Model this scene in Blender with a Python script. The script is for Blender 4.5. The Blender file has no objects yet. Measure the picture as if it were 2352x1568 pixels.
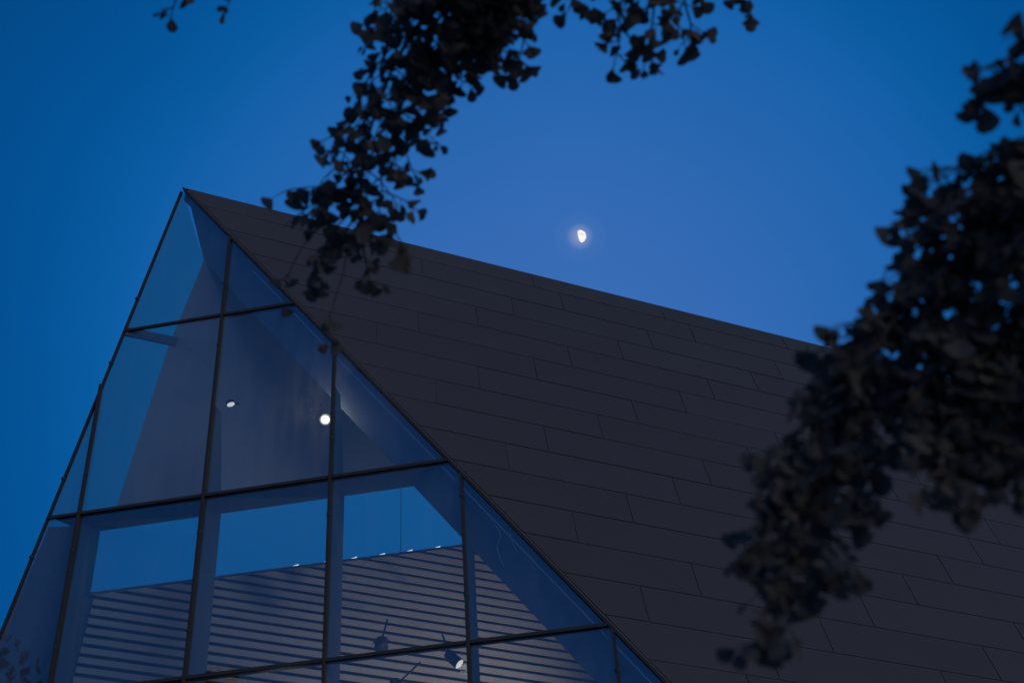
import bpy, bmesh, math, random
from mathutils import Vector, Matrix
random.seed(7)
V = Vector
sc = bpy.context.scene
COL = sc.collection

# ------------------------------------------------------------------ camera
EYE = V((0, 0, 1.6))
FPX = 2569.0                                   # focal length in pixels of a 2352 px wide picture
R = Matrix(((0.98127195, 0.15399008, 0.11572557),
            (0.18226848, -0.54790160, -0.81644475),
            (-0.06231817, 0.82224746, -0.56570802)))
cam_data = bpy.data.cameras.new('camera')
cam = bpy.data.objects.new('camera', cam_data)
COL.objects.link(cam)
cam.matrix_world = Matrix.Translation(EYE) @ R.to_4x4()
cam_data.sensor_width = 36.0
cam_data.lens = 36.0 * FPX / 2352.0
cam_data.clip_start = 0.05
cam_data.clip_end = 6000
cam_data.dof.use_dof = True
cam_data.dof.focus_distance = 14.0
cam_data.dof.aperture_fstop = 2.6
cam_data.dof.aperture_blades = 9
sc.camera = cam

def ray(x, y):
    """unit world direction of a point of the 2352 x 1568 photograph"""
    return (R @ V((x - 1176.0, 784.0 - y, -FPX))).normalized()

MOON_DIR = ray(1332, 543)
GLOW_DIR = ray(1300, 900)

# ------------------------------------------------------------------ sky
world = bpy.data.worlds.new('World')
sc.world = world
world.use_nodes = True
nt = world.node_tree
nt.nodes.clear()
N, Lk = nt.nodes, nt.links
out = N.new('ShaderNodeOutputWorld')
bg = N.new('ShaderNodeBackground')
Lk.new(bg.outputs[0], out.inputs[0])
tc = N.new('ShaderNodeTexCoord')
nrm = N.new('ShaderNodeVectorMath'); nrm.operation = 'NORMALIZE'
Lk.new(tc.outputs['Generated'], nrm.inputs[0])

def dot_ramp(direction, stops, interp='EASE'):
    d = N.new('ShaderNodeVectorMath'); d.operation = 'DOT_PRODUCT'
    d.inputs[1].default_value = direction
    Lk.new(nrm.outputs[0], d.inputs[0])
    ac = N.new('ShaderNodeMath'); ac.operation = 'ARCCOSINE'
    Lk.new(d.outputs['Value'], ac.inputs[0])
    dv = N.new('ShaderNodeMath'); dv.operation = 'DIVIDE'; dv.inputs[1].default_value = math.pi
    Lk.new(ac.outputs[0], dv.inputs[0])
    r = N.new('ShaderNodeValToRGB'); r.color_ramp.interpolation = interp
    e = r.color_ramp.elements
    e[0].position = stops[0][0] / 180.0; e[0].color = (*stops[0][1], 1)
    e[1].position = stops[-1][0] / 180.0; e[1].color = (*stops[-1][1], 1)
    for a, c in stops[1:-1]:
        k = e.new(a / 180.0); k.color = (*c, 1)
    Lk.new(dv.outputs[0], r.inputs[0])
    return r

# dusk sky: paler towards the afterglow behind the roof, deep blue away from it
SKY = dot_ramp(GLOW_DIR, [(0, (.044, .156, .475)), (8, (.037, .147, .455)), (14, (.022, .132, .425)),
                          (20, (.009, .118, .400)), (23, (.003, .102, .350)), (27, (.0010, .080, .290)), (34, (.0010, .060, .225)),
                          (60, (.006, .070, .250)), (110, (.018, .100, .330)), (180, (.022, .105, .340))], 'LINEAR')
AUR = dot_ramp(MOON_DIR, [(0, (.22, .18, .13)), (.34, (.085, .072, .055)), (.50, (.028, .024, .018)), (.75, (.008, .007, .004)),
                          (1.4, (0, 0, 0)), (180, (0, 0, 0))], 'LINEAR')
add = N.new('ShaderNodeMixRGB'); add.blend_type = 'ADD'; add.inputs[0].default_value = 1
Lk.new(SKY.outputs[0], add.inputs[1]); Lk.new(AUR.outputs[0], add.inputs[2])
cl = N.new('ShaderNodeTexNoise'); cl.inputs['Scale'].default_value = 3.2; cl.inputs['Detail'].default_value = 5; cl.inputs['Roughness'].default_value = .45
Lk.new(nrm.outputs[0], cl.inputs['Vector'])
cm = N.new('ShaderNodeMapRange'); cm.inputs['From Min'].default_value = .3; cm.inputs['From Max'].default_value = .7
cm.inputs['To Min'].default_value = .955; cm.inputs['To Max'].default_value = 1.045
Lk.new(cl.outputs['Fac'], cm.inputs[0])
vm = N.new('ShaderNodeVectorMath'); vm.operation = 'SCALE'       # faint thin haze, a few per cent
Lk.new(add.outputs[0], vm.inputs[0]); Lk.new(cm.outputs[0], vm.inputs['Scale'])
Lk.new(vm.outputs[0], bg.inputs[0])
bg.inputs[1].default_value = 1.0

# warm fill added low behind the photographer's right shoulder to lift the dark tones
sun_data = bpy.data.lights.new('sun', 'SUN')
sun_data.energy = 1.12
sun_data.color = (1.0, .84, .70)
sun_data.angle = math.radians(50)
sun = bpy.data.objects.new('sun', sun_data)
COL.objects.link(sun)
to_sun = V((.78, -.58, .21)).normalized()
sun.rotation_euler = to_sun.to_track_quat('Z', 'Y').to_euler()

sc.view_settings.view_transform = 'Standard'
sc.view_settings.look = 'None'
sc.view_settings.exposure = 0
sc.view_settings.gamma = 1
sc.view_settings.use_curve_mapping = False
sc.cycles.use_denoising = True
sc.cycles.max_bounces = 10
sc.cycles.transparent_max_bounces = 24
sc.cycles.caustics_reflective = False
sc.cycles.caustics_refractive = False

# ------------------------------------------------------------------ materials
def mat(name, color, rough=.6, metal=0.0, spec=.5, noise=None, bump=None):
    m = bpy.data.materials.new(name); m.use_nodes = True
    t = m.node_tree; p = t.nodes['Principled BSDF']
    p.inputs['Base Color'].default_value = (*color, 1)
    p.inputs['Roughness'].default_value = rough
    p.inputs['Metallic'].default_value = metal
    p.inputs['Specular IOR Level'].default_value = spec
    tcn = t.nodes.new('ShaderNodeTexCoord')
    if noise:
        scale, amt = noise
        oi = t.nodes.new('ShaderNodeObjectInfo')
        nz = t.nodes.new('ShaderNodeTexNoise'); nz.inputs['Scale'].default_value = scale; nz.inputs['Detail'].default_value = 5
        t.links.new(tcn.outputs['Object'], nz.inputs['Vector'])
        ad = t.nodes.new('ShaderNodeMath'); ad.operation = 'ADD'
        sb = t.nodes.new('ShaderNodeMath'); sb.operation = 'MULTIPLY'; sb.inputs[1].default_value = .5
        t.links.new(oi.outputs['Random'], sb.inputs[0])
        t.links.new(nz.outputs['Fac'], ad.inputs[0]); t.links.new(sb.outputs[0], ad.inputs[1])
        mr = t.nodes.new('ShaderNodeMapRange')
        mr.inputs['From Min'].default_value = .3; mr.inputs['From Max'].default_value = 1.2
        mr.inputs['To Min'].default_value = 1 - amt; mr.inputs['To Max'].default_value = 1 + amt
        t.links.new(ad.outputs[0], mr.inputs['Value'])
        mx = t.nodes.new('ShaderNodeVectorMath'); mx.operation = 'SCALE'
        mx.inputs[0].default_value = color
        t.links.new(mr.outputs[0], mx.inputs['Scale'])
        t.links.new(mx.outputs[0], p.inputs['Base Color'])
    if bump:
        nz2 = t.nodes.new('ShaderNodeTexNoise'); nz2.inputs['Scale'].default_value = bump[0]
        t.links.new(tcn.outputs['Object'], nz2.inputs['Vector'])
        b = t.nodes.new('ShaderNodeBump'); b.inputs['Strength'].default_value = bump[1]; b.inputs['Distance'].default_value = .01
        t.links.new(nz2.outputs['Fac'], b.inputs['Height']); t.links.new(b.outputs[0], p.inputs['Normal'])
    return m

def glass_mat(name, tint, f0, dirt=.0, rough=.02):
    """thin architectural glass: clear mirror-like reflection growing towards grazing, tinted see-through, a film of dust"""
    m = bpy.data.materials.new(name); m.use_nodes = True
    t = m.node_tree; t.nodes.clear()
    o = t.nodes.new('ShaderNodeOutputMaterial')
    lw = t.nodes.new('ShaderNodeLayerWeight'); lw.inputs[0].default_value = .5
    pw = t.nodes.new('ShaderNodeMath'); pw.operation = 'POWER'; pw.inputs[1].default_value = 5
    t.links.new(lw.outputs['Facing'], pw.inputs[0])
    ma = t.nodes.new('ShaderNodeMath'); ma.operation = 'MULTIPLY_ADD'
    ma.inputs[1].default_value = 1 - f0; ma.inputs[2].default_value = f0
    t.links.new(pw.outputs[0], ma.inputs[0])
    tr = t.nodes.new('ShaderNodeBsdfTransparent'); tr.inputs[0].default_value = (*tint, 1)
    gl = t.nodes.new('ShaderNodeBsdfGlossy'); gl.inputs['Roughness'].default_value = rough
    gl.inputs['Color'].default_value = (.95, .97, 1, 1)
    mx = t.nodes.new('ShaderNodeMixShader')
    t.links.new(ma.outputs[0], mx.inputs[0]); t.links.new(tr.outputs[0], mx.inputs[1]); t.links.new(gl.outputs[0], mx.inputs[2])
    d0 = t.nodes.new('ShaderNodeBsdfDiffuse'); d0.inputs[0].default_value = (.35, .35, .35, 1)
    d1 = t.nodes.new('ShaderNodeBsdfTranslucent'); d1.inputs[0].default_value = (.55, .55, .55, 1)
    df = t.nodes.new('ShaderNodeAddShader')
    t.links.new(d0.outputs[0], df.inputs[0]); t.links.new(d1.outputs[0], df.inputs[1])
    tcn = t.nodes.new('ShaderNodeTexCoord')
    mp = t.nodes.new('ShaderNodeMapping'); mp.inputs['Scale'].default_value = (3.0, 3.0, .7)
    nz = t.nodes.new('ShaderNodeTexNoise'); nz.inputs['Scale'].default_value = 2.2; nz.inputs['Detail'].default_value = 8
    t.links.new(tcn.outputs['Object'], mp.inputs[0]); t.links.new(mp.outputs[0], nz.inputs['Vector'])
    mr = t.nodes.new('ShaderNodeMapRange'); mr.inputs['From Min'].default_value = .40; mr.inputs['From Max'].default_value = .78
    mr.inputs['To Min'].default_value = dirt * .35; mr.inputs['To Max'].default_value = dirt * 1.8
    t.links.new(nz.outputs['Fac'], mr.inputs[0])
    m2 = t.nodes.new('ShaderNodeMixShader')
    t.links.new(mr.outputs[0], m2.inputs[0]); t.links.new(mx.outputs[0], m2.inputs[1]); t.links.new(df.outputs[0], m2.inputs[2])
    t.links.new(m2.outputs[0], o.inputs[0])
    return m

def emit_mat(name, color, strength):
    m = bpy.data.materials.new(name); m.use_nodes = True
    t = m.node_tree; t.nodes.clear()
    o = t.nodes.new('ShaderNodeOutputMaterial'); e = t.nodes.new('ShaderNodeEmission')
    e.inputs[0].default_value = (*color, 1); e.inputs[1].default_value = strength
    t.links.new(e.outputs[0], o.inputs[0])
    return m

M_CLAD = mat('slate_grey_cladding', (.042, .0465, .053), .72, 0, .25, (1.1, .09), (26, .15))
M_BACK = mat('joint_backing', (.100, .100, .098), .9, 0, .1)
M_FRAME = mat('dark_bronze_metal', (.036, .040, .045), .7, 0, .10, (6, .1))
M_FIN = mat('fin_steel', (.06, .075, .10), .6, 0, .3, (4, .05))
M_LINING = mat('painted_lining', (.18, .19, .23), .8, 0, .2, (1.2, .08))
M_REVEAL = mat('reveal_metal', (.19, .22, .27), .42, 0, .5, (1.4, .08), (1.1, .25))
M_SLAT = mat('pale_timber_slat', (.26, .225, .21), .75, 0, .2, (3, .10))
M_SLATBACK = mat('acoustic_backing', (.085, .10, .14), .9, 0, .1)
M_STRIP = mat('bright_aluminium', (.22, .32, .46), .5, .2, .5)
M_GLASS = glass_mat('facade_glass', (.78, .89, .95), .085, .018)
M_GLASS_R = glass_mat('rear_glass', (.38, .86, .80), .012, .003, .5)
M_STREAK = mat('pale_reflection', (.75, .72, .75), .5, 0, .4)
M_GLASS_S = glass_mat('strip_glass', (.33, .80, .72), .012, .003, .5)
M_FIX = mat('fixture_black', (.014, .014, .016), .6, 0, .15)
M_BULB = emit_mat('lamp_white', (1.0, .90, .74), 6.0)
M_LENS = emit_mat('lamp_lens_dim', (1.0, .86, .70), .95)
M_HALO = emit_mat('lamp_halo', (1.0, .80, .58), .50)
M_TIP = emit_mat('lit_slat_tip', (1.0, .90, .80), 1.1)
M_REFL = mat('reflector', (.8, .78, .72), .35, .6, .5)
M_MOON = emit_mat('moonlit_rock', (1.0, .985, .95), 1.15)
mt = M_MOON.node_tree
mn = mt.nodes.new('ShaderNodeTexNoise'); mn.inputs['Scale'].default_value = .12; mn.inputs['Detail'].default_value = 3
mo = mt.nodes.new('ShaderNodeTexCoord'); mt.links.new(mo.outputs['Object'], mn.inputs['Vector'])
mm_ = mt.nodes.new('ShaderNodeMapRange'); mm_.inputs['From Min'].default_value = .35; mm_.inputs['From Max'].default_value = .65
mm_.inputs['To Min'].default_value = .78; mm_.inputs['To Max'].default_value = 1.12
mt.links.new(mn.outputs['Fac'], mm_.inputs[0])
mt.links.new(mm_.outputs[0], [n for n in mt.nodes if n.type == 'EMISSION'][0].inputs[1])
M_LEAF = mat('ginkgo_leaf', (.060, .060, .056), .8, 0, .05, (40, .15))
def leafify(m, col, tr):
    t = m.node_tree; p = t.nodes['Principled BSDF']; o = [n for n in t.nodes if n.type == 'OUTPUT_MATERIAL'][0]
    tl = t.nodes.new('ShaderNodeBsdfTranslucent'); tl.inputs[0].default_value = (*col, 1)
    mx = t.nodes.new('ShaderNodeAddShader')
    t.links.new(p.outputs[0], mx.inputs[0]); t.links.new(tl.outputs[0], mx.inputs[1]); t.links.new(mx.outputs[0], o.inputs[0])
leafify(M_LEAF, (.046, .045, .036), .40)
M_BARK = mat('bark', (.10, .082, .065), .9, 0, .1, (20, .25), (40, .5))
M_GROUND = mat('paving', (.26, .25, .23), .85, 0, .3, (.6, .15), (8, .2))

# ------------------------------------------------------------------ helpers
def link(name, me, m, parent=None, loc=None):
    o = bpy.data.objects.new(name, me)
    COL.objects.link(o)
    if m and not me.materials:
        me.materials.append(m)
    if loc is not None:
        o.location = loc
    if parent is not None:
        o.parent = parent
        o.matrix_parent_inverse = Matrix.Translation(parent.location).inverted() if parent.type == 'EMPTY' and parent.parent is None else parent.matrix_world.inverted()
    return o

def thing(name, label, cat, loc=(0, 0, 0), group=None):
    o = bpy.data.objects.new(name, None); COL.objects.link(o)
    o.location = loc; o['label'] = label; o['category'] = cat
    o.empty_display_size = .2
    if group: o['group'] = group
    return o

def tag(o, label, cat, group=None):
    o['label'] = label; o['category'] = cat
    if group: o['group'] = group
    return o

def mesh(name, vs, fs):
    me = bpy.data.meshes.new(name); me.from_pydata([tuple(v) for v in vs], [], fs); me.update()
    return me

def local(me_vs):
    c = sum((V(v) for v in me_vs), V()) / len(me_vs)
    return c, [V(v) - c for v in me_vs]

def prism(poly, off):
    """extruded polygon: vertices and faces"""
    n = len(poly)
    vs = [V(p) for p in poly] + [V(p) + off for p in poly]
    fs = [tuple(range(n))[::-1], tuple(range(n, 2 * n))]
    fs += [(i, (i + 1) % n, n + (i + 1) % n, n + i) for i in range(n)]
    return vs, fs

def fix(me):
    b = bmesh.new(); b.from_mesh(me); bmesh.ops.recalc_face_normals(b, faces=b.faces); b.to_mesh(me); b.free(); return me

def part(name, vs, fs, m, parent, bevel=0):
    c, lv = local(vs)
    me = fix(mesh(name, lv, fs))
    if bevel:
        b = bmesh.new(); b.from_mesh(me)
        bmesh.ops.bevel(b, geom=list(b.edges), offset=bevel, segments=1, affect='EDGES', clamp_overlap=True)
        b.to_mesh(me); b.free()
    o = link(name, me, m, parent, c)
    return o

def bar(a, b, ux, uy, wx, wy):
    """box between a and b with half widths wx, wy along ux, uy"""
    a, b = V(a), V(b)
    q = [ux * sx * wx + uy * sy * wy for sx, sy in ((-1, -1), (1, -1), (1, 1), (-1, 1))]
    return prism([a + k for k in q], b - a)

def clip(poly, n, c):
    """keep the 2D points where n.p <= c"""
    res = []
    for i in range(len(poly)):
        p, q = poly[i], poly[(i + 1) % len(poly)]
        dp, dq_ = n[0] * p[0] + n[1] * p[1] - c, n[0] * q[0] + n[1] * q[1] - c
        if dp <= 0: res.append(p)
        if (dp < 0 < dq_) or (dq_ < 0 < dp):
            t = dp / (dp - dq_)
            res.append((p[0] + (q[0] - p[0]) * t, p[1] + (q[1] - p[1]) * t))
    return res

# ------------------------------------------------------------------ ground
g = link('ground', mesh('ground', [(-900, -900, 0), (900, -900, 0), (900, 900, 0), (-900, 900, 0)], [(0, 1, 2, 3)]), M_GROUND)
g['kind'] = 'structure'

# ------------------------------------------------------------------ the building
D = 10.8                                        # the glazed front stands at y = D
X, Y, Z = V((1, 0, 0)), V((0, 1, 0)), V((0, 0, 1))
APEX = V((-6.0226, D, 10.958)) + EYE
E1 = V((-.22281, 0, -.97486))                   # left raking edge of the front
E2 = V((.59869, 0, -.80098))                    # right raking edge of the front
DR = V((.86043, .50155, -.09004)).normalized()  # ridge, running back to the right
NR = DR.cross(E2).normalized(); NR = -NR if NR.y > 0 else NR     # outward normal of the clad slope
NL = E1.cross(DR).normalized(); NL = -NL if NL.y > 0 else NL     # normal of the rear slope, pointing into the hall
DW = NR.cross(DR); DW = -DW if DW.z > 0 else DW
DQ = NL.cross(DR); DQ = -DQ if DQ.z > 0 else DQ
bld = thing('museum_building', 'dark wedge shaped building with glazed gable and long grey clad slope', 'building', (-2, D, 0))

def W(s, w, h=0): return APEX + DR * s + DW * w + NR * h
def Q(s, q, h=0): return APEX + DR * s + DQ * q + NL * h
def F(u, v, dy=0): return V((u, D + dy, v))
def edgeL(v): return APEX.x + E1.x / E1.z * (v - APEX.z)
def edgeR(v): return APEX.x + E2.x / E2.z * (v - APEX.z)

# --- clad slope: 2.16 x 0.507 m panels in staggered courses
kR = DR.dot(E2) / DW.dot(E2)                    # the raking edge in slope coordinates: s = kR * w
vs, fs = prism([W(.05, .05, -.0095), W(34, .05, -.0095), W(34, 13.4, -.0095), W(kR * 13.4 + .05, 13.4, -.0095)], NR * -.16)
part('wall_backing', vs, fs, M_BACK, bld)
offs = {0: .9, 1: 1.30, 2: .47, 3: 2.05, 4: 1.19, 5: .62, 6: 1.95, 7: 1.36, 8: .56, 9: .01, 10: 1.45, 11: .69, 12: 2.03, 13: 1.30, 14: .47}
PITCH, LONG, GAP = .5065, 2.16, .011
rnd = random.Random(3)
n_pan = 0
rows = [(.012, .40)] + [(.40 + k * PITCH, .40 + (k + 1) * PITCH) for k in range(22)]
for r, (w0, w1) in enumerate(rows):
    o = offs.get(r, rnd.uniform(0, LONG))
    k = -1
    while True:
        s0 = o + (k - 0) * LONG; s1 = s0 + LONG; k += 1
        if s0 > (23 if r < 14 else 15): break
        p = [(s0 + GAP / 2, w0 + GAP / 2), (s1 - GAP / 2, w0 + GAP / 2), (s1 - GAP / 2, w1 - GAP / 2), (s0 + GAP / 2, w1 - GAP / 2)]
        p = clip(p, (-1, kR), -.055)
        p = clip(p, (-1, 0), -.02)
        if len(p) < 3: continue
        xs = [a for a, b in p]
        if max(xs) - min(xs) < .08: continue
        lift = rnd.uniform(-.0010, .0010)
        tilt = rnd.uniform(-.0015, .0015)
        ws = [b for a, b in p]; wm = (min(ws) + max(ws)) / 2
        vs, fs = prism([W(a, b, lift + tilt * (b - wm) / .25) for a, b in p], NR * -.006)
        part('cladding_panel', vs, fs, M_CLAD, bld); n_pan += 1
print('cladding panels', n_pan)
# ridge cap and raking trim
vs, fs = bar(W(.04, 0, -.05), W(34, 0, -.05), DW, NR, .012, .040)
part('ridge_cap', vs, fs, M_FRAME, bld)
inn = V((-.80098, 0, -.59869))                  # in the front plane, away from the right raking edge
LOWR = E2 * (APEX.z / .80098)
vs, fs = bar(APEX + E2 * .05 + inn * .010, APEX + LOWR + inn * .010, inn, Y, .016, .04)
part('raking_trim', vs, fs, M_FRAME, bld)
innL = V((.97486, 0, -.22281))
vs, fs = bar(APEX + innL * .012 + E1 * .09, APEX + E1 * (APEX.z / .97486) + innL * .012, innL, Y, .012, .022)
lt = part('edge_trim', vs, fs, M_FRAME, bld)

# --- glazing grid of the front
ROWS = [8.573 + 1.6, 6.018 + 1.6, 3.915 + 1.6, 1.815 + 1.6, -.285 + 1.6]
COLS = [-6.742, -5.222, -3.712, -2.205, -.742, .76, 2.26]
nR2 = (-E2.z, 0, E2.x)
def inside(poly, m=.0):
    a = (.80098, .59869); c = a[0] * APEX.x + a[1] * APEX.z - m
    poly = clip(poly, a, c)
    b = (-.97486, .22281); c = b[0] * APEX.x + b[1] * APEX.z - m
    return clip(poly, b, c)
rp = random.Random(17)
vb = [13.5] + ROWS + [.05]
ub = [-9.5] + COLS + [4]
for i in range(len(vb) - 1):
    for j in range(len(ub) - 1):
        g_ = .009
        p = inside([(ub[j] + g_, vb[i + 1] + g_), (ub[j + 1] - g_, vb[i + 1] + g_), (ub[j + 1] - g_, vb[i] - g_), (ub[j] + g_, vb[i] - g_)], .02)
        if len(p) < 3: continue
        if max(a for a, b in p) - min(a for a, b in p) < .06: continue
        tu, tv = rp.uniform(-.004, .004), rp.uniform(-.005, .005)
        cu, cv = sum(a for a, b in p) / len(p), sum(b for a, b in p) / len(p)
        vs, fs = prism([F(a, b, -.006 + tu * (a - cu) + tv * (b - cv)) for a, b in p], Y * .012)
        part('glass_pane', vs, fs, M_GLASS, bld)
def zrange(u):
    """heights at which the vertical line x = u crosses the raking edges"""
    top = APEX.z + (u - APEX.x) * (E2.z / E2.x) if u > APEX.x else APEX.z - (APEX.x - u) * (E1.z / E1.x)
    return top
for u in COLS:
    top = zrange(u) - .02
    if top < .3: continue
    vs, fs = bar(F(u, .02, -.022), F(u, top, -.022), X, Y, .0150, .026)
    mu = part('mullion', vs, fs, M_FRAME, bld)
    for v in ROWS:
        for dv in (.50, -.47):
            if .3 < v + dv < top - .15:
                b = bmesh.new()
                bmesh.ops.create_uvsphere(b, u_segments=10, v_segments=6, radius=.026)
                for q_ in b.verts: q_.co.z *= 1.15
                me = bpy.data.meshes.new('bracket'); b.to_mesh(me); b.free()
                for p_ in me.polygons: p_.use_smooth = True
                me.materials.append(M_FRAME)
                o = bpy.data.objects.new('bracket', me); COL.objects.link(o)
                o.parent = mu; o.location = F(u, v + dv, -.03) - (mu.location)
for v in ROWS:
    a, b_ = edgeL(v) + .03, edgeR(v) - .03
    vs, fs = bar(F(a, v, -.020), F(b_, v, -.020), Z, Y, .0170, .018)
    part('transom', vs, fs, M_FRAME, bld)
for v in ROWS:                                  # brackets along the left edge
    for dv in (.50, -.47):
        b = bmesh.new(); bmesh.ops.create_uvsphere(b, u_segments=10, v_segments=6, radius=.026)
        me = bpy.data.meshes.new('bracket'); b.to_mesh(me); b.free(); me.materials.append(M_FRAME)
        o = bpy.data.objects.new('bracket', me); COL.objects.link(o); o.parent = lt
        o.location = F(edgeL(v + dv) + .012, v + dv, -.02) - lt.location
# deep steel fins behind mullions and transoms
for u in COLS:
    top = min(zrange(u) - .25, 8.85)
    if u < -6.5: top = 7.6
    if top < .5: continue
    yl = .47
    vs, fs = prism([F(u - .010, .02, .02), F(u - .010, top, .02), F(u - .010, top, yl - .25 if top > 8 else yl), F(u - .010, ROWS[1], yl), F(u - .010, .02, yl)] if top > ROWS[1] + .3 else
                   [F(u - .010, .02, .02), F(u - .010, top, .02), F(u - .010, top, yl), F(u - .010, .02, yl)], X * .020)
    part('fin', vs, fs, M_FIN, bld)
for v, dep in ((ROWS[1], .46), (ROWS[2], .10), (ROWS[3], .10)):
    a, b_ = edgeL(v) + .10, edgeR(v) - .10
    vs, fs = prism([F(a, v - .009, .021), F(b_, v - .009, .021), F(b_, v - .009, dep), F(a + .15, v - .009, dep)], Z * .018)
    part('fin', vs, fs, M_FIN, bld)

# sloping reveal panel inside the right raking edge: contains the edge and the point where it meets the rear slope
A2 = V((-5.73, 11.11, 9.81 + 1.6))
rl = E2 * 13.2
wdir = (A2 - APEX)
a_in = APEX + wdir * .06
vs, fs = prism([APEX + E2 * .1 + V((0, .03, 0)), A2, A2 + rl, APEX + E2 * 13.6 + V((0, .03, 0))], V((.03, .05, 0)))
part('reveal_panel', vs, fs, M_REVEAL, bld)
# slim bright glazing strip that follows the right raking edge
vs, fs = bar(APEX + E2 * 2.05 + inn * .105 + Y * .035, APEX + E2 * 13 + inn * .105 + Y * .035, inn, Y, .008, .006)
part('edge_strip', vs, fs, M_STRIP, bld)

# --- rear slope seen through the front: lining, window band, slats
def qt(s): return 5.03 - .345 * s
def qb(s): return 5.88 - .310 * s
def sl(q): return -.1045 * q + .035             # the left raking edge in rear slope coordinates
def slab(name, pts, m, h0, h1):
    vs, fs = prism([Q(s, q, h0) for s, q in pts], NL * (h1 - h0))
    return part(name, vs, fs, m, bld)
slab('ceiling_lining', [(.07, .06), (.51, 1.11), (.33, 2.5), (.18, qt(.18)), (8, qt(8)), (8, .06)], M_LINING, .01, .03)
slab('ceiling_lining', [(8.004, .06), (33, .06), (33, 12.5), (8.004, 12.5)], M_LINING, .01, .03)
slab('wall_lining', [(sl(6.05), qb(sl(6.05))), (8, qb(8)), (8, 12.2), (sl(12.2), 12.2)], M_SLATBACK, .01, .03)
# glass of the narrow side strip and of the window band
slab('strip_pane', [(.03, .10), (.51 - .004, 1.11), (.345, 2.36), (sl(2.36), 2.36)], M_GLASS_S, .0, .009)
slab('strip_pane', [(sl(2.5), 2.50), (.33, 2.50), (.18, qt(.18)), (sl(5.2), qt(sl(5.2)))], M_GLASS_S, .0, .009)
slab('strip_bar', [(sl(2.37), 2.37), (.42, 2.37), (.42, 2.49), (sl(2.49), 2.49)], M_FIN, .0, .05)
vs, fs = bar(Q(3.60, qt(3.6) + .02, .012), Q(3.70, qb(3.7) - .02, .012), DR, NL, .0025, .006)
part('window_bar', vs, fs, M_FRAME, bld)
slab('wall_lining', [(sl(5.0), 5.14), (-.03, qt(-.03)), (-.03, qb(-.03)), (sl(6.05), qb(sl(6.05)))], M_SLATBACK, .01, .03)
seams = [-.02, 3.65, 8.0]
for a, b_ in zip(seams, seams[1:]):
    ta, tb = (.05 if a > 3 else 0), (.05 if b_ < 5 else 0)
    slab('window_pane', [(a - ta, qt(a)), (b_ - tb, qt(b_)), (b_ + tb, qb(b_)), (a + ta, qb(a))], M_GLASS_R, .0, .009)
vs, fs = bar(Q(.15, qb(.15) + .01, .04), Q(8, qb(8) + .01, .04), DQ, NL, .020, .035)
part('window_sill', vs, fs, M_FIN, bld)
# slats
q = 4.3075
k = 0
while q < 9.3:
    s0 = max(.2, (5.88 - (q + .033)) / .31 + .10)
    s0b = max(.2, (5.88 - (q - .033)) / .31 + .10)
    pts = [(s0b, q - .033), (7.9, q - .033), (7.9, q + .033), (s0, q + .033)]
    vs, fs = prism([Q(s, c, .075) for s, c in pts], NL * .035)
    part('slat', vs, fs, M_SLAT, bld)
    q += .1085
# lit look of the slat ends along the sill, put in as small glowing wedges
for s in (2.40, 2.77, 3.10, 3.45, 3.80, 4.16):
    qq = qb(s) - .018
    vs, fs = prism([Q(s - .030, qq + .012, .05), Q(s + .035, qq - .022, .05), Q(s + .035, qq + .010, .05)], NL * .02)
    part('lit_slat_tip', vs, fs, M_TIP, bld)
# floor inside and rear base closing the hall
vs, fs = prism([V((-8.2, D + .05, .03)), V((5, D + .05, .03)), V((12, 18, .03)), V((2, 18, .03))], Z * .02)
part('floor_slab', vs, fs, M_LINING, bld)
# wavy reflection on the reveal, built as thin pale tubes
def tube(pts, r0, r1=None, sides=5):
    r1 = r0 if r1 is None else r1
    vs, fs = [], []
    n = len(pts)
    for i, p in enumerate(pts):
        t = (pts[min(i + 1, n - 1)] - pts[max(i - 1, 0)]).normalized()
        a = t.orthogonal().normalized(); b = t.cross(a)
        r = r0 + (r1 - r0) * i / (n - 1)
        for k in range(sides):
            th = 2 * math.pi * k / sides
            vs.append(p + (a * math.cos(th) + b * math.sin(th)) * r)
    for i in range(n - 1):
        for k in range(sides):
            k2 = (k + 1) % sides
            fs.append((i * sides + k, i * sides + k2, (i + 1) * sides + k2, (i + 1) * sides + k))
    fs.append(tuple(range(sides))[::-1]); fs.append(tuple(range((n - 1) * sides, n * sides)))
    return vs, fs
def on_plane_y(x, y, yy):
    d = ray(x, y); return EYE + d * ((yy - EYE.y) / d.y)

N2 = wdir.cross(E2).normalized()
N2 = -N2 if N2.y > 0 else N2
def on_reveal(x, y, off):
    d = ray(x, y); p0 = APEX + N2 * off
    return EYE + d * ((p0 - EYE).dot(N2) / d.dot(N2))
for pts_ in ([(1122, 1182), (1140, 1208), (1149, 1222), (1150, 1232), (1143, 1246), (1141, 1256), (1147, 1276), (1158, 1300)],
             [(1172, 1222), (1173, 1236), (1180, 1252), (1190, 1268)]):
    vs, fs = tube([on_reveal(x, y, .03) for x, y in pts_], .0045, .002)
    part('reflection_streak', vs, fs, M_STREAK, bld)  # pale tube standing in for a reflection

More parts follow.
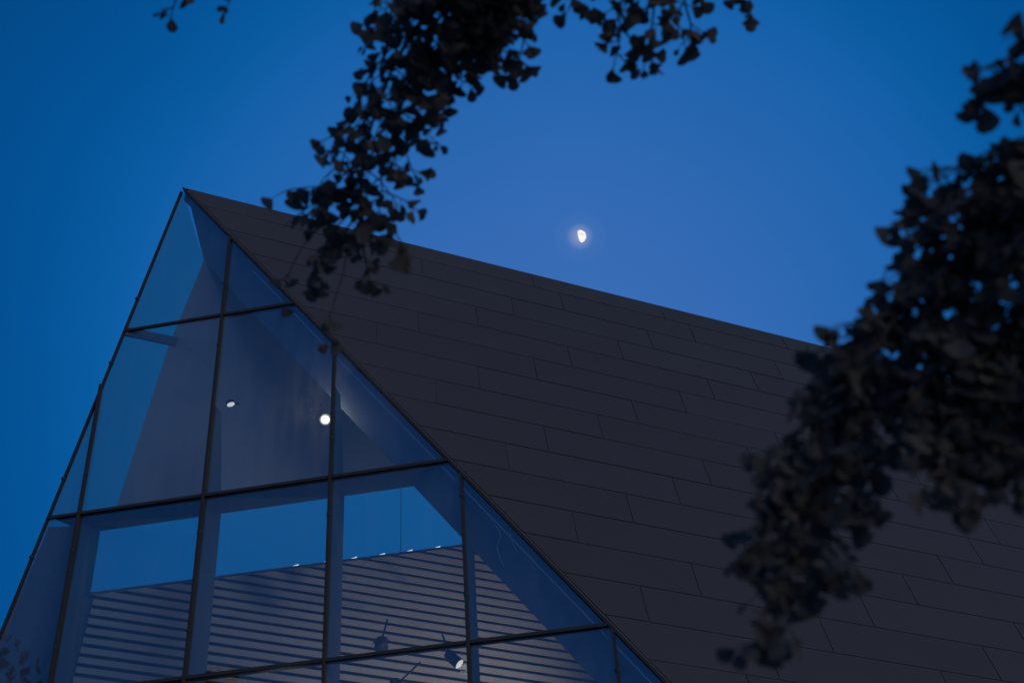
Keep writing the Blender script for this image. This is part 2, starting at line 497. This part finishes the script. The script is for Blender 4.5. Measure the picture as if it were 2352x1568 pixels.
# ------------------------------------------------------------------ lamps in the hall
def spot(px, py, depth, aim, size, label, lit, length=.2, arm_to=None):
    pos = on_plane_y(px, py, depth)
    t = thing('spotlight', label, 'spotlight', pos, 'spotlights hanging inside the glass gable')
    rot = V(aim).normalized().to_track_quat('Z', 'Y').to_matrix()
    def ring(pairs, sides=20):
        vs, fs = [], []
        for r, z in pairs:
            for k in range(sides):
                th = 2 * math.pi * k / sides
                vs.append(rot @ V((r * math.cos(th), r * math.sin(th), z)) + pos)
        for i in range(len(pairs) - 1):
            for k in range(sides):
                k2 = (k + 1) % sides
                fs.append((i * sides + k, i * sides + k2, (i + 1) * sides + k2, (i + 1) * sides + k))
        return vs, fs
    def disc(r, z, bulge, sides=20):
        vs = [rot @ V((r * math.cos(2 * math.pi * k / sides), r * math.sin(2 * math.pi * k / sides), z)) + pos for k in range(sides)]
        vs.append(rot @ V((0, 0, z + bulge)) + pos)
        return vs, [(k, (k + 1) % sides, sides) for k in range(sides)]
    body = part('lamp_body', *ring([(.001, -length), (size * .7, -length), (size * .98, -length * .75), (size, -length * .3), (size * 1.06, 0), (size * .96, .002), (size * .9, -.02)]), M_FIX, t)
    part('lens', *disc(size * .93, .003, .006), lit, t)
    if lit is M_BULB:
        rv, rf = [], []
        for ir, (rr, zz_) in enumerate(((size * .95, .006), (size * 1.15, .014), (size * 1.32, .022))):
            for kk in range(24):
                th = 2 * math.pi * kk / 24
                rv.append(rot @ V((rr * math.cos(th), rr * math.sin(th), zz_)) + pos)
        for ir in range(2):
            for kk in range(24):
                k2 = (kk + 1) % 24
                rf.append((ir * 24 + kk, ir * 24 + k2, ir * 24 + 24 + k2, ir * 24 + 24 + kk))
        part('halo_ring', rv, rf, M_HALO, t)  # glowing ring added around the bulb in place of its soft halo
    end = pos + V(arm_to)
    mid = pos - (rot @ V((0, 0, 1))) * length * .55
    part('mounting_arm', *tube([mid, mid.lerp(end, .5), end], .012), M_FIX, t)
    side = (rot @ V((1, 0, 0)))
    yk = [mid + side * size * 1.18 * math.cos(a) + (V(arm_to).normalized()) * size * 1.5 * math.sin(a) for a in [math.pi * i / 10 for i in range(11)]]
    part('yoke', *tube(yk, .006), M_FIX, t)
    return t, pos
t1, p1 = spot(747, 963, 11.22, (.36, -1.0, -.60), .052, 'dazzling white spotlight facing out beside the middle mullion', M_BULB, .16, (.10, .40, .42))
t2, p2 = spot(530, 928, 11.22, (.35, .05, -1.0), .052, 'small pale round downlight high in the gable, left of the dazzling lamp', M_LENS, .05, (.02, .20, .12))
t3, p3 = spot(1055, 1524, 12.1, (.62, -.05, -.62), .062, 'black spotlight with warm oval lens beside the lowest mullion crossing', M_LENS, .20, (-.30, .5, .55))
t4, p4 = spot(876, 1486, 12.1, (-.2, .9, -.2), .075, 'unlit black spotlight in a round yoke in front of the slats', M_FIX, .16, (.0, .25, .42))
t5, p5 = spot(905, 1585, 12.0, (-.4, .8, -.3), .075, 'unlit black spotlight low down at the bottom edge, under the yoke mounted one', M_FIX, .16, (.2, .4, .42))

def specks():
    m = bpy.data.materials.new('dust'); m.use_nodes = True
    t = m.node_tree; t.nodes.clear()
    o = t.nodes.new('ShaderNodeOutputMaterial'); tl = t.nodes.new('ShaderNodeBsdfTranslucent'); tl.inputs[0].default_value = (.85, .85, .85, 1)
    t.links.new(tl.outputs[0], o.inputs[0])
    r = random.Random(9); vs, fs = [], []
    for i in range(70):
        x, y = (r.gauss(712, 14), r.gauss(945, 24)) if i < 42 else (r.gauss(745, 22), r.gauss(965, 26))
        if i >= 62: x, y = r.uniform(560, 740), r.uniform(1000, 1090)
        c = on_plane_y(x, y, D - .012); a = r.uniform(.0014, .0042)
        q = len(vs); vs += [c + X * a, c + Z * a, c - X * a, c - Z * a]; fs.append((q, q + 1, q + 2, q + 3))
    c, lv = local(vs)
    o = link('dust_specks', mesh('dust_specks', lv, fs), m, bld, c); o['kind'] = 'stuff'
specks()

def lamp(name, pos, energy, color, radius, kind='POINT', aim=None, angle=90):
    ld = bpy.data.lights.new(name, kind); ld.energy = energy; ld.color = color; ld.shadow_soft_size = radius
    if kind == 'SPOT': ld.spot_size = math.radians(angle); ld.spot_blend = .9
    o = bpy.data.objects.new(name, ld); COL.objects.link(o); o.location = pos
    if aim is not None: o.rotation_euler = (-V(aim)).to_track_quat('Z', 'Y').to_euler()
    return o
WARM = (1.0, .76, .58)
lamp('lamp_glow', p1 + V((.36, -1.0, -.60)).normalized() * .06, 9.0, WARM, .05)
lamp('spot_glow', p3 + V((.62, -.05, -.62)).normalized() * .08, 5.0, WARM, .06)
lamp('hall_glow', V((-1.5, 11.9, 4.1)), 290.0, WARM, .12, 'SPOT', V((-1.75, 1.3, 1.7)), 100)
lamp('hall_glow', V((-4.4, 11.4, 5.2)), 2.0, WARM, .15)

# ------------------------------------------------------------------ moon
def moon():
    dist = 2500.0
    rad = dist * 14.2 / FPX
    z = -MOON_DIR
    up_px = (ray(1332 - 40, 543 - 140) - ray(1332, 543)); up_px = (up_px - z * up_px.dot(z)).normalized()
    xr = up_px.cross(z).normalized()
    if xr.dot(R @ V((1, 0, 0))) < 0: xr = -xr
    vs, fs = [], []
    n, mm = 24, 14
    lon0 = math.radians(-16); lon1 = math.radians(90)
    for i in range(n + 1):
        la = math.radians(-86 + 172 * i / n)
        for j in range(mm + 1):
            lo = lon0 + (lon1 - lon0) * j / mm
            vs.append((xr * math.cos(la) * math.sin(lo) + up_px * math.sin(la) + z * math.cos(la) * math.cos(lo)) * rad)
    for i in range(n):
        for j in range(mm):
            a = i * (mm + 1) + j
            fs.append((a, a + 1, a + mm + 2, a + mm + 1))
    o = link('moon', mesh('moon', vs, fs), M_MOON, None, EYE + MOON_DIR * dist)
    tag(o, 'bright white gibbous moon in the blue dusk sky', 'moon')
moon()

# ------------------------------------------------------------------ ginkgo trees
def leaf_mesh(k):
    r = random.Random(100 + k)
    wide = [.030, .024, .020, .027, .016, .022, .012, .026][k]
    L = [.036, .038, .040, .031, .036, .030, .038, .034][k]
    notch = [.25, .05, 0, .1, 0, .3, 0, .0][k]
    pl = [.016, .012, .018, .010, .014, .016, .012, .02][k]
    bend = r.uniform(-.25, .35)
    pts = []
    n = 8
    if k in (2, 4, 6):                          # rounded, obovate
        for i in range(n + 1):
            a = -math.pi * .5 + math.pi * i / n
            pts.append((math.sin(a) * wide * (1 if k != 4 else .9), L * .58 + math.cos(a) * L * .42))
        pts = [(-wide * .55, L * .28)] + pts + [(wide * .55, L * .28)]
    else:                                       # broad wedge with a rounded, sometimes notched rim
        for i in range(n + 1):
            a = -math.pi * .5 + math.pi * i / n
            rr = L * .36 * math.cos(a) ** .8 if abs(math.cos(a)) > 1e-6 else 0
            if i == n // 2: rr *= 1 - notch
            pts.append((math.sin(a) * wide * .92 * (1 + r.uniform(-.04, .04)), L * .60 + rr))
        pts = [(-wide * .50, L * .30)] + pts + [(wide * .50, L * .30)]
    curl = r.uniform(.05, .40)
    def zz(x, y): return -curl * abs(x) * .8 - bend * (y / L) ** 2 * L * .6
    vs = [V((0, pl, 0))] + [V((x, pl + y, zz(x, y))) for x, y in pts] + [V((0, pl + L * .55, zz(0, L * .55)))]
    m_ = len(vs) - 1
    fs = []
    for i in range(1, m_ - 1):
        fs.append((m_, i, i + 1))
    fs.append((m_, 0, 1)); fs.append((m_, m_ - 1, 0))
    vs2 = [v + V((0, 0, .0005)) for v in vs]
    b0 = len(vs)
    pv, pf = tube([V((0, 0, 0)), V((.0008, pl * .6, .0006)), V((0, pl + .004, 0))], .0011, .0008, 3)
    fs = fs + [tuple(b0 + a for a in f) for f in pf[:6]]
    me = mesh('leaf', vs + pv, fs)
    me.materials.append(M_LEAF)
    return me
LEAVES = [leaf_mesh(k) for k in range(8)]
CAM_DOWN = -(R @ V((0, 1, 0)))
CR, CU, CB = R @ V((1, 0, 0)), R @ V((0, 1, 0)), R @ V((0, 0, 1))

class Tree:
    def __init__(self, base, label, seed):
        self.t = thing('ginkgo_tree', label, 'tree', base, 'ginkgo trees hanging over the photographer')
        self.base = V(base); self.r = random.Random(seed)
        self.leaves = []                        # (matrix, variant)
    def wood(self, name, strands):
        vs, fs = [], []
        for pts, r0, r1, sd in strands:
            a, b = tube(pts, r0, r1, sd)
            o = len(vs); vs += a; fs += [tuple(o + i for i in f) for f in b]
        c, lv = local(vs)
        return link(name, mesh(name, lv, fs), M_BARK, self.t, c)
    def leaf(self, at, d, scale=1.0):
        """petiole starts at `at`; the blade points along d"""
        r = self.r
        d = d.normalized()
        side = d.cross(V((r.gauss(0, 1), r.gauss(0, 1), r.gauss(0, 1)))).normalized()
        if r.random() < .62:                    # most blades show some of their face to the viewer below
            vdir = (EYE - at).normalized()
            nn = (vdir + V((r.gauss(0, .55), r.gauss(0, .55), r.gauss(0, .55))))
            s2 = d.cross(nn)
            if s2.length > .05: side = s2.normalized()
        nz = side.cross(d)
        s = scale * r.uniform(.58, 1.28)
        m = Matrix((side, d, nz)).transposed().to_4x4()
        m = Matrix.Translation(at) @ m @ Matrix.Scale(s, 4)
        self.leaves.append((m, r.choice((0, 1, 2, 2, 3, 4, 4, 5, 6, 7, 7))))
    def spray(self, pts_px, dist0, dist1, reach, step, scale=1.0, twig=.0024, density=1.0, k=.72, first=0.0, name='branch', r0=.0045):
        """a hanging branch: photo-space guide points turned into real points at real distances, with side shoots and leaves"""
        r = self.r
        raw = []
        for i, (x, y) in enumerate(pts_px):
            f = i / max(1, len(pts_px) - 1)
            raw.append(EYE + ray(x, y) * (dist0 + (dist1 - dist0) * f))
        # resample with a smooth curve
        pts = []
        n = len(raw)
        for i in range(n - 1):
            p0, p1_, p2_, p3_ = raw[max(i - 1, 0)], raw[i], raw[i + 1], raw[min(i + 2, n - 1)]
            nk = max(3, int((p2_ - p1_).length / .05))
            for j in range(nk):
                t = j / nk
                pts.append(.5 * ((2 * p1_) + (p2_ - p0) * t + (2 * p0 - 5 * p1_ + 4 * p2_ - p3_) * t * t + (-p0 + 3 * p1_ - 3 * p2_ + p3_) * t ** 3))
        pts.append(raw[-1])
        strands = [(pts, r0, .0016, 5)]
        total = sum((b - a).length for a, b in zip(pts, pts[1:]))
        acc, nxt = 0, first * total
        sgn = 1
        for a, b in zip(pts, pts[1:]):
            L = (b - a).length
            while nxt < acc + L:
                p = a.lerp(b, (nxt - acc) / L)
                f = nxt / total
                rc = reach[0] + (reach[1] - reach[0]) * f
                tdir = (b - a).normalized()
                sgn = -sgn
                ang = r.uniform(-.9, .9)
                d = (CR * sgn * math.cos(ang) + CB * math.sin(ang) * .9 + tdir * r.uniform(.2, .9) + V((0, 0, r.uniform(-.5, .35)))).normalized()
                ln = rc * r.uniform(.45, 1.15)
                tw = [p]
                cur = V(p); dd = V(d)
                m = max(3, int(ln / .022))
                for q_ in range(m):
                    dd = (dd + V((r.gauss(0, .10), r.gauss(0, .10), r.gauss(0, .10) - .10))).normalized()
                    cur = cur + dd * (ln / m)
                    tw.append(V(cur))
                strands.append((tw, twig, twig * .55, 4))
                for q_ in range(1, m + 1):
                    for _ in range(2 if r.random() < .42 * density else 1):
                        if r.random() > .86 * density: continue
                        ld = (V((r.gauss(0, .55), r.gauss(0, .55), -.75)) + dd * .55 + V((r.gauss(0, .25), 0, r.gauss(0, .35))))
                        self.leaf(tw[q_], ld, scale * (1.0 if q_ < m else .75))
                self.leaf(tw[-1], dd + V((0, 0, -.4)), scale * .8)
                nxt += step * k * r.uniform(.6, 1.4)
            acc += L
        for _ in range(3):
            self.leaf(pts[-1], (pts[-1] - pts[-3]).normalized() + V((r.gauss(0, .4), r.gauss(0, .4), r.gauss(0, .3))), scale * .8)
        self.wood(name, strands)
        return pts
    def finish(self):
        def key(mv):
            p = mv[0].translation - EYE
            l = R.transposed() @ p
            if l.z >= -.1: return 9e9
            x, y = l.x / -l.z * FPX, l.y / -l.z * FPX
            if abs(x) > 1176 or abs(y) > 784: return 1e6 + p.length
            return p.length
        self.leaves.sort(key=key)
        inv = Matrix.Translation(-self.base)
        for m, k in self.leaves[:300]:
            o = bpy.data.objects.new('leaf', LEAVES[k]); COL.objects.link(o)
            o.parent = self.t; o.matrix_local = inv @ m
        vs, fs = [], []
        for m, k in self.leaves[300:]:
            me = LEAVES[k]; o = len(vs)
            vs += [inv @ m @ v.co for v in me.vertices]
            fs += [tuple(o + i for i in p.vertices) for p in me.polygons]
        me = mesh('foliage', vs, fs); me.materials.append(M_LEAF)
        o = bpy.data.objects.new('foliage', me); COL.objects.link(o); o.parent = self.t
        o['kind'] = 'stuff'
        print('leaves', len(self.leaves))

# tree one: trunk behind the photographer's left, its bough passing over the top of the picture
A = Tree((-2.2, -3.0, 0), 'ginkgo whose long leafy bough hangs down over the roof ridge from the top', 11)
top = EYE + ray(1090, -160) * 3.2
A.wood('trunk', [([V((-2.2, -3.0, -.05)), V((-2.15, -2.95, 1.5)), V((-2.25, -2.9, 3.5)), V((-2.1, -2.85, 6.0)), V((-2.0, -2.8, 9.0))], .19, .07, 12)])
A.wood('bough', [([V((-2.22, -2.9, 3.6)), V((-1.6, -1.6, 4.7)), V((-.9, .2, 5.1)), top + V((-.1, .0, .25)), top, EYE + ray(1250, -120) * 3.2, EYE + ray(1700, -140) * 3.4], .06, .010, 8),
                 ([V((-1.6, -1.6, 4.7)), V((-1.4, .4, 4.9)), EYE + ray(420, -160) * 3.4], .03, .008, 6)])
C = dict(scale=1.08)
A.spray([(1090, -160), (985, 20), (900, 160), (850, 300), (830, 420), (800, 530)], 3.15, 3.25, (.21, .20), .034, **C, r0=.009)
A.spray([(1060, -120), (930, 60), (880, 220), (800, 330), (770, 440), (745, 500)], 3.25, 3.3, (.18, .16), .044, **C)
A.spray([(1100, -120), (970, 120), (915, 270), (880, 380), (875, 470), (850, 520)], 3.1, 3.2, (.15, .14), .044, **C)
A.spray([(1090, -160), (1060, -20), (1010, 60), (960, 140)], 3.2, 3.3, (.15, .12), .028, **C)
A.spray([(1160, -150), (1130, -20), (1090, 60), (1040, 110)], 3.1, 3.2, (.14, .09), .026, **C)
A.spray([(1210, -150), (1150, -30), (1075, 70), (1060, 190)], 3.1, 3.15, (.12, .055), .034, **C)
A.spray([(1200, -120), (1190, 0), (1145, 60), (1135, 130)], 3.1, 3.15, (.09, .05), .042, **C)
A.spray([(1190, -110), (1195, 10), (1205, 80), (1185, 160)], 3.15, 3.2, (.075, .045), .042, **C)
A.spray([(1000, -120), (960, -20), (900, 30), (868, 60)], 3.3, 3.4, (.09, .05), .04, **C)
A.spray([(1130, -150), (1060, -20), (1030, 70), (985, 150)], 3.2, 3.25, (.15, .10), .028, **C)
A.spray([(1150, -150), (1110, -40), (1120, 30), (1090, 110)], 3.0, 3.1, (.14, .08), .030, **C)
A.spray([(1240, -150), (1180, -40), (1160, 20), (1150, 80)], 3.2, 3.2, (.11, .07), .032, **C)
A.spray([(1300, -130), (1320, -30), (1305, 25)], 3.1, 3.1, (.05, .04), .07, **C)
A.spray([(1380, -130), (1410, 0), (1425, 70), (1410, 150)], 3.05, 3.05, (.060, .035), .060, **C)
A.spray([(1470, -130), (1500, 0), (1495, 70), (1480, 150)], 3.05, 3.05, (.065, .035), .055, **C)
A.spray([(1560, -130), (1570, -10), (1585, 50), (1590, 90)], 3.1, 3.1, (.065, .04), .055, **C)
A.spray([(1450, -90), (1440, -10), (1400, 25)], 3.1, 3.1, (.05, .04), .06, **C)
A.spray([(1520, -90), (1540, -5), (1560, 60)], 3.1, 3.1, (.05, .04), .05, **C)
A.spray([(1700, -120), (1720, -20), (1725, 25)], 3.2, 3.2, (.04, .03), .07, **C)
A.spray([(440, -140), (415, -40), (395, 30)], 3.3, 3.3, (.045, .03), .06, **C)
A.spray([(560, -140), (540, -40), (525, 10)], 3.3, 3.3, (.03, .02), .08, **C)
# two loose shoots that end in front of the glass
A.spray([(760, 500), (700, 560), (660, 640), (652, 700)], 3.3, 3.3, (.05, .035), .10, scale=.95, first=.70, r0=.0018)
A.spray([(800, 530), (790, 620), (765, 700), (750, 780)], 3.3, 3.3, (.04, .03), .10, scale=.95, first=.76, r0=.0018)
A.spray([(820, 520), (840, 600), (850, 650)], 3.3, 3.3, (.05, .04), .06, scale=.9)
A.spray([(760, 510), (740, 600), (720, 650)], 3.3, 3.3, (.06, .04), .06, scale=.9)
A.finish()

# tree two: close on the right
B = Tree((3.2, -1.2, 0), 'ginkgo close at the right, a dense dark blurred curtain of drooping leaves', 23)
B.wood('trunk', [([V((3.2, -1.2, -.05)), V((3.15, -1.15, 1.5)), V((3.25, -1.1, 3.4)), V((3.1, -1.05, 6.0)), V((3.1, -1.0, 8.0))], .17, .06, 12)])
hub = EYE + ray(2600, 250) * 2.5
B.wood('bough', [([V((3.22, -1.1, 3.4)), V((2.7, -.3, 4.0)), hub + V((.2, -.1, .1)), hub, EYE + ray(2500, 380) * 2.4], .045, .012, 8)])
S = dict(scale=1.02)
B.spray([(2600, 60), (2450, 70), (2370, 110), (2260, 160)], 2.3, 2.25, (.07, .05), .030, **S)
B.spray([(2500, 30), (2420, 50), (2370, 60)], 2.3, 2.25, (.07, .04), .030, **S)
B.spray([(2560, 40), (2450, 100), (2350, 150), (2290, 200)], 2.3, 2.25, (.08, .05), .026, **S)
B.spray([(2560, 60), (2460, 110), (2390, 140), (2350, 165)], 2.3, 2.25, (.06, .04), .028, **S)
B.spray([(2580, 260), (2450, 300), (2360, 320), (2270, 360)], 2.35, 2.3, (.06, .045), .024, **S)
B.spray([(2560, 300), (2400, 330), (2260, 370), (2150, 400), (2105, 470)], 2.35, 2.3, (.10, .08), .024, **S)
B.spray([(2560, 330), (2350, 400), (2190, 480), (2120, 580), (2080, 700)], 2.3, 2.2, (.13, .10), .020, **S, r0=.010)
B.spray([(2560, 360), (2330, 480), (2180, 620), (2050, 720), (1960, 790), (1900, 850)], 2.25, 2.15, (.13, .075), .020, **S, r0=.010)
B.spray([(2540, 420), (2380, 560), (2250, 720), (2170, 850), (2130, 960)], 2.2, 2.1, (.14, .10), .020, **S)
B.spray([(2540, 480), (2420, 640), (2320, 780), (2260, 900), (2200, 990)], 2.2, 2.1, (.12, .09), .026, **S)
B.spray([(2560, 560), (2440, 760), (2370, 900), (2340, 1020), (2320, 1060)], 2.2, 2.1, (.11, .06), .026, **S)
B.spray([(2120, 600), (2020, 770), (1940, 880), (1880, 1000), (1850, 1130)], 2.2, 2.05, (.11, .07), .019, **S)
B.spray([(2060, 720), (1970, 880), (1920, 1020), (1850, 1150), (1800, 1290), (1775, 1470)], 2.15, 2.0, (.09, .055), .021, **S)
B.spray([(2000, 780), (1900, 920), (1800, 1040), (1760, 1180), (1730, 1260)], 2.15, 2.0, (.075, .04), .028, **S)
B.spray([(2020, 780), (1980, 950), (1930, 1100), (1900, 1220), (1920, 1320)], 2.15, 2.0, (.08, .06), .026, **S)
B.spray([(2200, 800), (2150, 920), (2140, 1020), (2180, 1110)], 2.15, 2.0, (.09, .045), .026, **S)
B.spray([(2240, 760), (2190, 900), (2230, 990)], 2.15, 2.05, (.09, .06), .028, **S)
B.spray([(2350, 800), (2300, 930), (2290, 1040)], 2.15, 2.05, (.08, .045), .030, **S)
B.spray([(2260, 420), (2170, 560), (2150, 700), (2160, 800)], 2.25, 2.15, (.12, .09), .022, **S)
B.spray([(2430, 350), (2330, 500), (2300, 650)], 2.35, 2.3, (.14, .10), .024, **S)
B.spray([(2500, 500), (2400, 720), (2330, 860)], 2.3, 2.2, (.14, .10), .030, **S)
B.spray([(2560, 620), (2450, 820), (2400, 960), (2370, 1110)], 2.2, 2.1, (.11, .06), .024, **S)
B.spray([(2450, 700), (2330, 860), (2270, 980), (2250, 1060)], 2.2, 2.1, (.10, .06), .026, **S)
B.spray([(2330, 760), (2220, 880), (2160, 980), (2190, 1090), (2205, 1140)], 2.15, 2.05, (.09, .04), .026, **S)
B.spray([(2500, 620), (2380, 760), (2300, 900), (2300, 1010)], 2.25, 2.1, (.11, .06), .024, **S)
B.finish()

# ------------------------------------------------------------------ dark trees behind the photographer, mirrored in the glass
def far_trees():
    r = random.Random(5)
    vs, fs = [], []
    for x, y, h, w in ((-31, -22, 19, 11), (-22, -25, 18, 10), (-14, -29, 17, 9), (-6, -33, 15, 9), (-40, -17, 20, 12), (-50, -8, 18, 12)):
        for _ in range(5000):
            u = V((r.gauss(0, 1), r.gauss(0, 1), r.gauss(0, 1))).normalized() * (r.random() ** .33)
            lump = 1 + .22 * math.sin(5 * u.x + x) * math.cos(4 * u.z + y)
            c = V((x, y, h * .56)) + V((u.x * w * .5, u.y * w * .5, u.z * h * .44)) * lump
            s = r.uniform(.12, .36)
            a = V((r.gauss(0, 1), r.gauss(0, 1), r.gauss(0, 1))).normalized(); b = a.orthogonal().normalized()
            o = len(vs); vs += [c + a * s, c + b * s, c - a * s, c - b * s]; fs.append((o, o + 1, o + 2, o + 3))
        a, b = tube([V((x, y, 0)), V((x, y, h * .5))], .3, .15, 6)
        o = len(vs); vs += a; fs += [tuple(o + i for i in f) for f in b]
    o = link('treeline', mesh('treeline', vs, fs), M_LEAF)
    o['kind'] = 'stuff'; o['label'] = 'dark row of trees mirrored in the glazed front'; o['category'] = 'trees'
far_trees()
